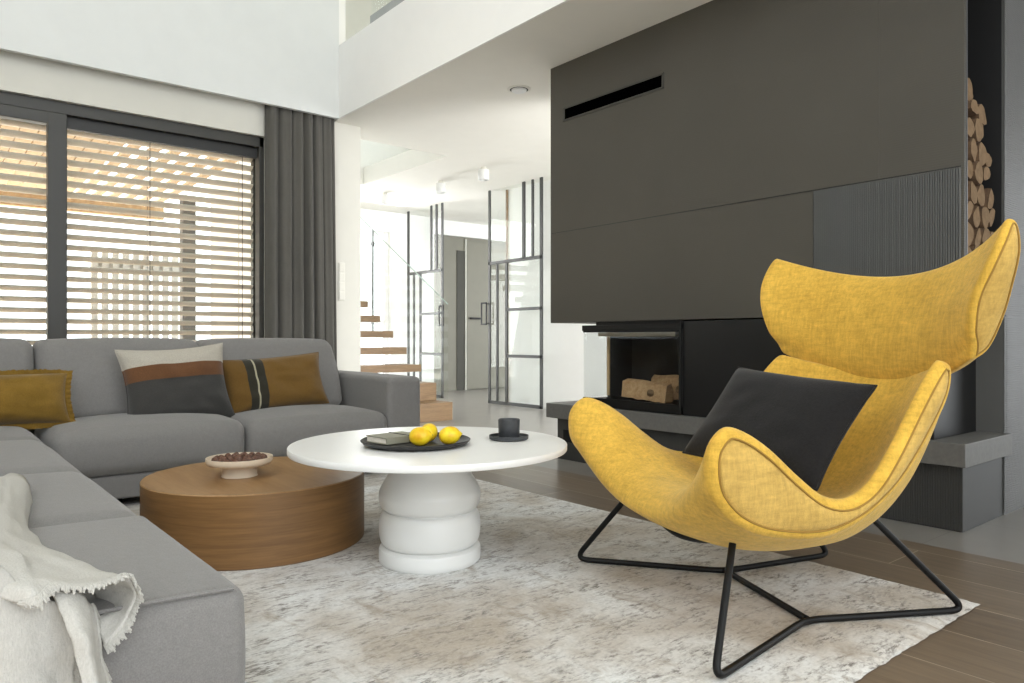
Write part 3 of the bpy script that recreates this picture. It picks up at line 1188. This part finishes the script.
c1, seam = cushion('cushion', 'square cushion banded white, rust and charcoal on the sofa', M['tri'], .55, .43, .18,
                   basis((1.098, 4.165, .558), (.997, .03, .062), (-.074, .30, .946)), 3.1, .014, .10)
sm_ = MB().tube(seam, .0035, 6, True).build('seam', M['tri'])
sm_.parent = c1
c2, seam = cushion('cushion', 'ochre wool cushion with a dark stripe beside the banded cushion', M['ochrewool'], .63, .325, .15,
                   basis((1.660, 4.235, .545), (.995, .05, .064), (-.085, .30, .945)), 5.3, .012, .075)
MB().tube(seam, .0035, 6, True).build('seam', M['ochrewool']).parent = c2
c3, seam = cushion('cushion', 'plain mustard velvet cushion with ruffled fringe in the sofa corner', M['mustard'], .60, .245, .16,
                   basis((.29, 4.07, .523), (1, .10, -.012), (0, .30, 1)), 8.2)
fr = []
rnd = random.Random(2)
fb_ = MB()
N = len(seam)
rows = [[], [], []]
for k in range(N * 3):
    a = k / 3
    p = Vector(seam[int(a) % N]).lerp(Vector(seam[(int(a) + 1) % N]), a - int(a))
    d = Vector((p.x / .30, 0, p.z / .14))
    d = Vector((math.copysign(abs(d.x) ** 6, d.x), 0, math.copysign(abs(d.z) ** 6, d.z))).normalized()
    for q in range(3):
        rows[q].append(p + d * .011 * q + Vector((0, .002 * q * math.sin(k * .9 + 2 * rnd.random()), 0)) + d * .003 * q * rnd.random())
fb_.grid(rows, True)
o = fb_.build('fringe', M['mustard'])
o.parent = c3

# ------------------------------------------------------------------ coffee tables and what stands on them
wt = thing('drum_coffee_table', 'low round oak drum coffee table beside the sofa', 'coffee table', (1.059, 2.885, RZ))
WR, WZ = .416, .27
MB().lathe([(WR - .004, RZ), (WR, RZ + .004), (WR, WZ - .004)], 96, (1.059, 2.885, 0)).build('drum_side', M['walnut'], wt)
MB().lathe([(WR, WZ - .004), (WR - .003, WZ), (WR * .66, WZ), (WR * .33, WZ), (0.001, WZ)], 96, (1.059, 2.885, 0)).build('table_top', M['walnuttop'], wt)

PX, PY = 1.440, 2.222
TZ = .43
pt = thing('pedestal_coffee_table', 'white round coffee table on a stacked-ring pedestal', 'coffee table', (PX, PY, RZ))
MB().lathe([(.001, TZ - .024), (.47, TZ - .024), (.490, TZ - .022), (.492, TZ - .019), (.492, TZ - .003), (.490, TZ), (.3, TZ), (.001, TZ)], 128, (PX, PY, 0)).build('table_top', M['tablewhite'], pt)
prof = [(.001, RZ), (.174, RZ), (.180, RZ + .006), (.1815, RZ + .018), (.1815, .056), (.179, .063), (.172, .067), (.158, .069), (.156, .072)]
for (z0, z1) in ((.073, .193), (.198, .30)):
    for k in range(17):
        a = -PI / 2 + PI * k / 16
        zc, hz = (z0 + z1) / 2, (z1 - z0) / 2
        prof.append((.158 + .0235 * max(0, math.cos(a)) ** .8, zc + hz * math.sin(a)))
prof = [p for p in prof if not (p[1] > .265)]
prof += [(.176, .272), (.166, .292), (.153, .312), (.145, .330), (.141, .36), (.140, TZ - .024)]
MB().lathe(prof, 96, (PX, PY, 0)).build('pedestal', M['ceramic'], pt)

bw = thing('footed_bowl', 'cream footed bowl of hazelnuts on the oak drum table', 'bowl', (.985, 2.872, WZ))
bx_, by_ = .985, 2.872
MB().lathe([(.001, .048), (.09, .05), (.108, .054), (.115, .062), (.118, .070), (.119, .074), (.123, .074), (.124, .060), (.116, .048), (.10, .043), (.066, .04), (.064, .034), (.0645, .006), (.067, .001), (.001, .001)], 64,
           (bx_, by_, WZ)).build('bowl_body', M['bowl'], bw)


def nut(x, y, z, r, seed, lab):
    b = MB()
    prof = [(.0005, -r)] + [(r * math.sin(PI * k / 10) * (1 if k < 6 else .94), -r * math.cos(PI * k / 10) * (1 + (.12 if k > 6 else 0))) for k in range(1, 10)] + [(.0005, r * 1.14)]
    b.lathe(prof, 14)
    rnd = random.Random(seed)
    b.xf(Matrix.Translation((x, y, z)) @ Matrix.Rotation(rnd.uniform(0, 6), 4, 'Z') @ Matrix.Rotation(rnd.uniform(.3, 2.5), 4, 'X'))
    o = b.build('hazelnut', M['nut'])
    tag(o, lab, 'nut', 'hazelnuts in the footed bowl')


k = 0
for ring, (R, n, z) in enumerate(((.090, 18, .066), (.066, 13, .068), (.038, 8, .070), (.01, 2, .071))):
    for q in range(n):
        a = 2 * PI * q / n + ring * .5
        nut(bx_ + R * math.cos(a), by_ + R * math.sin(a), WZ + z + random.uniform(-.002, .002), .0125, k, 'brown hazelnut heaped in the cream footed bowl')
        k += 1

tx, ty = 1.370, 2.205
tr = thing('serving_tray', 'round charcoal tray on the white coffee table', 'tray', (tx, ty, TZ))
MB().lathe([(.001, .001), (.16, .001), (.182, .008), (.192, .019), (.189, .021), (.178, .011), (.16, .0075), (.001, .007)], 72, (tx, ty, TZ)).build('tray_body', M['tray'], tr)


def lemon(label, loc, r, direction, tone=0):
    t = thing('lemon', label, 'lemon', loc, 'lemons on the tray')
    prof = []
    for k in range(25):
        a = PI * k / 24
        x = -math.cos(a) * 1.18
        rr = math.sin(a) ** .85
        if k > 20:
            rr *= (.8 if k == 21 else .66 if k == 22 else .6 if k == 23 else 0)
            x += (.06, .14, .2, .22)[k - 21]
        prof.append((max(rr, .0005) * r, x * r))
    q = Vector(direction).to_track_quat('Z', 'Y').to_matrix().to_4x4()
    X = Matrix.Translation(loc) @ q
    pe = MB().lathe(prof, 32).xf(X).build('peel', M['lemon'], t)
    MB().lathe([(.0005, r * 1.43), (r * .07, r * 1.42), (r * .1, r * 1.37), (r * .08, r * 1.33)], 12).xf(X).build('tip', M['lemonleaf'], pe)


TT = TZ + .008
lemon('lemon in front beside the notebook on the tray', (1.344, 2.135, TT + .031), .032, (.5, -.62, .1))
lemon('lemon tucked behind the front lemon on the tray', (1.424, 2.205, TT + .031), .031, (.6, .5, .2))
lemon('lemon lying alone at the right of the tray', (1.440, 2.098, TT + .030), .031, (.8, -.5, .12))

nb = thing('notebook', 'small sage notebook with elastic band on the tray', 'notebook', (1.325, 2.275, TT))
X = Matrix.Translation((1.325, 2.275, TT)) @ Matrix.Rotation(.10, 4, 'Z')
hw_, hh = .062, .078
MB().box(-hh, hh, -hw_, hw_, .001, .004, .001).box(-hh, hh, -hw_, hw_, .021, .024, .001).box(-hh, hh, -hw_, -hw_ + .004, .001, .024, .001).xf(X).build('cover', M['cover'], nb)
MB().box(-hh + .003, hh - .003, -hw_ + .004, hw_ - .003, .004, .021, .0005).xf(X).build('pages', M['paper'], nb)
MB().box(.02, .027, -hw_ - .0015, hw_ + .001, 0.0, .0255, .0005).xf(X).build('elastic', M['elastic'], nb)

sx, sy = 1.706, 2.10
sc2 = thing('saucer', 'charcoal saucer under the cup on the white table', 'saucer', (sx, sy, TZ))
MB().lathe([(.001, .001), (.066, .001), (.072, .005), (.073, .017), (.070, .017), (.067, .008), (.001, .007)], 56, (sx, sy, TZ)).build('dish', M['cup'], sc2)
cp = thing('cup', 'small straight charcoal cup on the saucer', 'cup', (sx, sy, TZ + .007))
cx2, cy2 = sx + .006, sy + .006
MB().lathe([(.001, .0), (.037, 0), (.039, .003), (.0405, .066), (.038, .068), (.036, .063), (.035, .01), (.001, .009)], 48, (cx2, cy2, TZ + .0075)).build('cup_body', M['cup'], cp)

# ------------------------------------------------------------------ armchair
CC = Vector((2.07, 1.256, 0))
EF, EN = Vector((-.913, .407, 0)), Vector((-.407, -.913, 0))


def L(f, n, z):
    return CC + EF * f + EN * n + Vector((0, 0, z))


ch = thing('lounge_armchair', 'yellow wing lounge armchair on a black wire base', 'armchair', tuple(L(0, 0, RZ)))
CEN = [(.455, .30), (.425, .345), (.365, .365), (.29, .36), (.21, .347), (.12, .333), (.03, .325), (-.06, .328), (-.15, .35), (-.23, .405), (-.30, .49), (-.36, .59), (-.405, .665), (-.43, .69),
       (-.475, .68), (-.49, .61), (-.45, .49), (-.38, .375), (-.28, .28), (-.15, .215), (0, .195), (.12, .19), (.24, .204), (.34, .234), (.42, .268)]
SID = [(.498, .49), (.49, .55), (.445, .592), (.385, .580), (.31, .535), (.22, .462), (.14, .408), (.06, .395), (-.02, .432), (-.095, .512), (-.17, .612), (-.225, .682), (-.272, .732), (-.30, .742),
       (-.335, .718), (-.315, .63), (-.205, .49), (-.115, .405), (-.005, .34), (.105, .306), (.205, .303), (.32, .322), (.39, .348), (.445, .385), (.485, .435)]
NS = 6
cen = cr(CEN, NS, True)
sid = cr(SID, NS, True)
NL = len(cen)
is_outer = [13 * NS <= i <= 24.99 * NS for i in range(NL)]


def halfw(f):
    return .425 + (.13 if f > 0 else .18) * f


def loop_at(u):
    out = []
    for i in range(NL):
        p = 2.3 if i < 13 * NS else 2.5
        b_ = abs(u) ** p
        q = cen[i].lerp(sid[i], b_)
        w = halfw(sid[i].x)
        out.append((q.x, u * (w - .026), q.y))
    return out


def inset(poly, d):
    n = len(poly)
    out = []
    for i in range(n):
        a, b_ = poly[i - 1], poly[(i + 1) % n]
        t = (b_ - a)
        t.normalize()
        nrm = Vector((-t.y, t.x))
        out.append(poly[i] + nrm * d)
    return out


area2 = sum(sid[i].x * sid[(i + 1) % NL].y - sid[(i + 1) % NL].x * sid[i].y for i in range(NL))
sgn = 1 if area2 > 0 else -1
body = MB()
rows = []
side_rows = []
RR = .026
for k in range(1, 6):
    th = PI / 2 * k / 5
    pol = inset(sid, sgn * RR * (1 - math.cos(th)))
    side_rows.append((pol, [halfw(sid[i].x) - .026 + RR * math.sin(th) for i in range(NL)]))
seam_pol = inset(sid, sgn * RR * .95)
allrows = []
for pol, ws in side_rows[::-1]:
    allrows.append([L(pol[i].x, -ws[i], pol[i].y) for i in range(NL)])
for k in range(41):
    u = -1 + 2 * k / 40
    allrows.append([L(*p) for p in loop_at(u)])
for pol, ws in side_rows:
    allrows.append([L(pol[i].x, ws[i], pol[i].y) for i in range(NL)])
body.grid(allrows, True)
shell = body.build('shell', M['yellow'], ch, True, 80)
# side panels: strips pairing the rim line with the lower line, softly domed
for sg_ in (1, -1):
    pan = MB()
    ws = [halfw(sid[i].x) - .001 for i in range(NL)]
    pol = seam_pol
    # pair indices from the nose (station 24.5 -> back top 13.5)
    ia = [int(round((-.5 + 14 * q / 60) * NS)) % NL for q in range(61)]
    ib = [int(round((24.5 - 11 * q / 60) * NS)) % NL for q in range(61)]
    prow = []
    for a, b_ in zip(ia, ib):
        row = []
        for t in range(9):
            s_ = t / 8
            P = pol[a].lerp(pol[b_], s_)
            w = ws[a] * (1 - s_) + ws[b_] * s_
            gap = (pol[a] - pol[b_]).length
            w += min(.014, gap * .2) * math.sin(PI * s_) ** .5 - .003
            row.append(L(P.x, sg_ * w, P.y))
        prow.append(row)
    pan.grid(prow)
    tag(pan.build('side_panel', M['yellowpanel'], shell, True, 80), 'paler outer arm panel')
    MB().tube([L(pol[i].x, sg_ * (ws[i] + .001), pol[i].y) for i in range(NL)], .0028, 6, True).build('piping', M['piping'], shell)

# headrest
HC = [(-.425, .655), (-.402, .70), (-.405, .78), (-.425, .87), (-.455, .95), (-.48, .993), (-.505, 1.011), (-.535, .998), (-.55, .94), (-.55, .85), (-.53, .75), (-.485, .67)]
HE = [(-.345, .745), (-.326, .785), (-.300, .83), (-.286, .91), (-.300, .99), (-.33, 1.06), (-.365, 1.112), (-.392, 1.10), (-.398, 1.03), (-.402, .94), (-.405, .86), (-.388, .775)]
HN = [.415, .432, .45, .475, .503, .512, .505, .508, .512, .487, .458, .428]
hc = cr(HC, 6, True)
he = cr([(a[0], a[1], b_) for a, b_ in zip(HE, HN)], 6, True)
NH = len(hc)
hs2 = [Vector((p.x, p.y)) for p in he]
a2 = sum(hs2[i].x * hs2[(i + 1) % NH].y - hs2[(i + 1) % NH].x * hs2[i].y for i in range(NH))
hs = 1 if a2 > 0 else -1
rows = []
RH = .014
mid = []
for k in range(41):
    u = -1 + 2 * k / 40
    b_ = abs(u) ** 2.0
    mid.append([L(hc[i].x + (he[i].x - hc[i].x) * b_, u * (he[i].z - RH), hc[i].y + (he[i].y - hc[i].y) * b_) for i in range(NH)])
ends = []
for k in range(1, 6):
    th = PI / 2 * k / 5
    pol = inset(hs2, hs * RH * (1 - math.cos(th)))
    ends.append((pol, RH * math.sin(th)))
rows = [[L(pol[i].x, -(he[i].z - RH + w), pol[i].y) for i in range(NH)] for pol, w in ends[::-1]] + mid + \
       [[L(pol[i].x, (he[i].z - RH + w), pol[i].y) for i in range(NH)] for pol, w in ends]
hb_ = MB().grid(rows, True)
hrest = hb_.build('headrest', M['yellow'], ch, True, 80)
hp = inset(hs2, hs * RH)
for sg_ in (1, -1):
    pan = MB()
    ia = [int(round(.0 * NH + q * 6.0 * 6 / 40)) % NH for q in range(41)]
    ib = [int(round(NH - q * 6.0 * 6 / 40)) % NH for q in range(41)]
    prow = []
    for a, b_ in zip(ia, ib):
        row = []
        for t in range(7):
            s_ = t / 6
            P = hp[a].lerp(hp[b_], s_)
            w = he[a].z * (1 - s_) + he[b_].z * s_
            gap = (hp[a] - hp[b_]).length
            row.append(L(P.x, sg_ * (w + min(.01, gap * .2) * math.sin(PI * s_) ** .6 - .002), P.y))
        prow.append(row)
    pan.grid(prow)
    pan.build('headrest_end', M['yellowpanel'], hrest, True, 80)
    MB().tube([L(hp[i].x, sg_ * he[i].z, hp[i].y) for i in range(NH)], .0028, 6, True).build('piping', M['piping'], hrest)


def rod(pts, r, bend=.035, n=10):
    """polyline with rounded corners"""
    P = [Vector(p) for p in pts]
    out = [P[0]]
    for i in range(1, len(P) - 1):
        a, b_, c = P[i - 1], P[i], P[i + 1]
        d1, d2 = (a - b_).normalized(), (c - b_).normalized()
        q = min(bend, (a - b_).length * .45, (c - b_).length * .45)
        for k in range(n + 1):
            t = k / n
            out.append((b_ + d1 * q) * (1 - t) ** 2 + b_ * 2 * t * (1 - t) + (b_ + d2 * q) * t * t)
    out.append(P[-1])
    return MB().tube(out, r, 12)


RB_ = .0095
zf = RZ + RB_ + .001
for ft, jt, bk_, sg_ in (((.491, .498), (.058, .247), (-.437, .302), 1), ((.478, -.456), (.040, -.197), (-.430, -.262), -1)):
    rod([L(.315, sg_ * .30, .30), L(*ft, zf), L(*jt, zf), L(*bk_, zf), L(-.135, sg_ * .24, .32)], RB_, .05).build('wire_leg', M['black'], ch)
rod([L(.050, .245, zf), L(.036, -.195, zf)], RB_).build('cross_bar', M['black'], ch)
tb = cr([L(.312, .30, .300), L(.315, .2, .252), L(.32, .1, .228), L(.325, 0, .219), L(.32, -.1, .228), L(.315, -.2, .252), L(.312, -.30, .300)], 8)
MB().tube(tb, RB_, 10).build('seat_bar', M['black'], ch)
tb = cr([L(-.13, .24, .29), L(-.15, .1, .205), L(-.15, -.1, .205), L(-.13, -.24, .29)], 8)
MB().tube(tb, RB_, 10).build('seat_bar', M['black'], ch)

ctr = Vector((2.045, 1.231, .548))
c4, seam = cushion('cushion', 'rectangular charcoal felt cushion standing in the yellow armchair', M['charcoal'], .505, .365, .12,
                   basis(ctr, (-.141, -.99, -.07), (.647, -.112, .754)), 1.4, .004)
MB().tube(seam, .004, 6, True).build('seam', M['charcoal']).parent = c4

# ------------------------------------------------------------------ throw blanket
th = thing('throw_blanket', 'cream linen throw with frayed edge over the near sofa end', 'throw', (.1, 1.3, .4))
TH = {
    'A': [[(-0.058, 1.728, 0.408), (0.092, 1.864, 0.471), (0.14, 2.083, 0.469), (0.191, 2.235, 0.46), (0.226, 2.245, 0.442), (0.231, 2.164, 0.401)], [(-0.051, 1.529, 0.406), (0.08, 1.616, 0.458), (0.118, 1.713, 0.462), (0.155, 1.812, 0.455), (0.183, 1.854, 0.433), (0.189, 1.81, 0.409)], [(-0.034, 1.321, 0.444), (0.088, 1.35, 0.487), (0.12, 1.428, 0.475), (0.15, 1.506, 0.455), (0.181, 1.558, 0.433), (0.192, 1.549, 0.417)], [(0.008, 1.235, 0.471), (0.11, 1.255, 0.49), (0.135, 1.312, 0.473), (0.167, 1.363, 0.458), (0.198, 1.389, 0.442), (0.215, 1.388, 0.426)], [(0.059, 1.205, 0.475), (0.12, 1.194, 0.473), (0.143, 1.228, 0.468), (0.176, 1.265, 0.457), (0.212, 1.287, 0.447), (0.236, 1.294, 0.435)], [(0.112, 1.175, 0.446), (0.131, 1.166, 0.452), (0.154, 1.193, 0.459), (0.185, 1.193, 0.451), (0.216, 1.193, 0.45), (0.246, 1.207, 0.449)]],
    'B': [[(0.218, 1.211, 0.447), (0.246, 1.207, 0.448), (0.265, 1.218, 0.417), (0.256, 1.219, 0.389), (0.241, 1.212, 0.367), (0.22, 1.209, 0.35)], [(0.216, 1.245, 0.433), (0.237, 1.254, 0.426), (0.249, 1.263, 0.405), (0.241, 1.263, 0.382), (0.226, 1.243, 0.374), (0.212, 1.229, 0.366)], [(0.206, 1.266, 0.423), (0.22, 1.293, 0.41), (0.227, 1.307, 0.392), (0.224, 1.304, 0.378), (0.211, 1.262, 0.378), (0.199, 1.234, 0.38)]],
    'C': [[(0.15, 1.209, 0.45), (0.171, 1.198, 0.447), (0.193, 1.213, 0.431), (0.207, 1.239, 0.403)], [(0.158, 1.176, 0.427), (0.176, 1.168, 0.422), (0.196, 1.184, 0.401), (0.21, 1.218, 0.368)], [(0.167, 1.156, 0.389), (0.185, 1.148, 0.387), (0.203, 1.172, 0.364), (0.216, 1.2, 0.334)], [(0.176, 1.136, 0.339), (0.194, 1.134, 0.335), (0.213, 1.157, 0.312), (0.226, 1.185, 0.284)], [(0.186, 1.114, 0.277), (0.205, 1.112, 0.269), (0.226, 1.133, 0.245), (0.24, 1.161, 0.218)]],
    'D': [[(-0.049, 1.204, 0.51), (0.059, 1.199, 0.515), (0.092, 1.199, 0.495), (0.125, 1.197, 0.459), (0.161, 1.2, 0.433), (0.185, 1.199, 0.411)], [(-0.049, 1.198, 0.433), (0.059, 1.193, 0.43), (0.091, 1.192, 0.416), (0.125, 1.191, 0.4), (0.158, 1.196, 0.379), (0.183, 1.194, 0.362)], [(-0.049, 1.191, 0.35), (0.058, 1.187, 0.33), (0.091, 1.186, 0.32), (0.124, 1.185, 0.31), (0.155, 1.192, 0.298), (0.179, 1.191, 0.29)], [(-0.049, 1.184, 0.243), (0.058, 1.181, 0.215), (0.09, 1.18, 0.203), (0.123, 1.179, 0.191), (0.152, 1.188, 0.175), (0.175, 1.188, 0.166)]],
}


def surf(rows, n):
    a = [cr(r, n) for r in rows]
    cols = [cr([a[i][j] for i in range(len(a))], n) for j in range(len(a[0]))]
    return [[cols[j][i] for j in range(len(cols))] for i in range(len(cols[0]))]


cl_ = MB()
edges = []
for key in 'ABCD':
    g = surf(TH[key], 7)
    for i_, r_ in enumerate(g):
        for j_, p in enumerate(r_):
            e = .007 * noise.noise(p * 14) + .0035 * noise.noise(p * 40)
            if key == 'D':
                e += .006 * math.sin(p.x * 46 + p.y * 20 + 4 * noise.noise(p * 3))
            p.x += e * .5
            p.y -= e
            p.z += e
    cl_.grid(g)
    if key == 'A':
        edges.append((g[-1], g[-3]))
    if key == 'B':
        edges.append((g[0], g[3]))
    if key == 'D':
        edges.append(([r_[-1] for r_ in g], [r_[-3] for r_ in g]))
    if key == 'C':
        edges.append(([r_[-1] for r_ in g], [r_[-3] for r_ in g]))
o = cl_.build('cloth', M['throw'], th, True, 180)
md = o.modifiers.new('thick', 'SOLIDIFY')
md.thickness = .005
fr_ = MB()
rnd = random.Random(9)
for e, inn in edges:
    for k in range(len(e) - 1):
        for q in range(4):
            t = (q + rnd.random()) / 4
            p = e[k].lerp(e[k + 1], t)
            d = (p - inn[k].lerp(inn[k + 1], t)).normalized()
            ln_ = rnd.uniform(.006, .013)
            side = Vector((rnd.uniform(-.3, .3), rnd.uniform(-.3, .3), rnd.uniform(-.3, .3)))
            fr_.tube([p - d * .003, p + (d + side * .4) * ln_ * .6, p + (d + side + Vector((0, 0, -.3))) * ln_], [.0032, .0026, .0012], 5)
o = fr_.build('frayed_edge', M['throw'], th)
tag(o, kind='stuff')
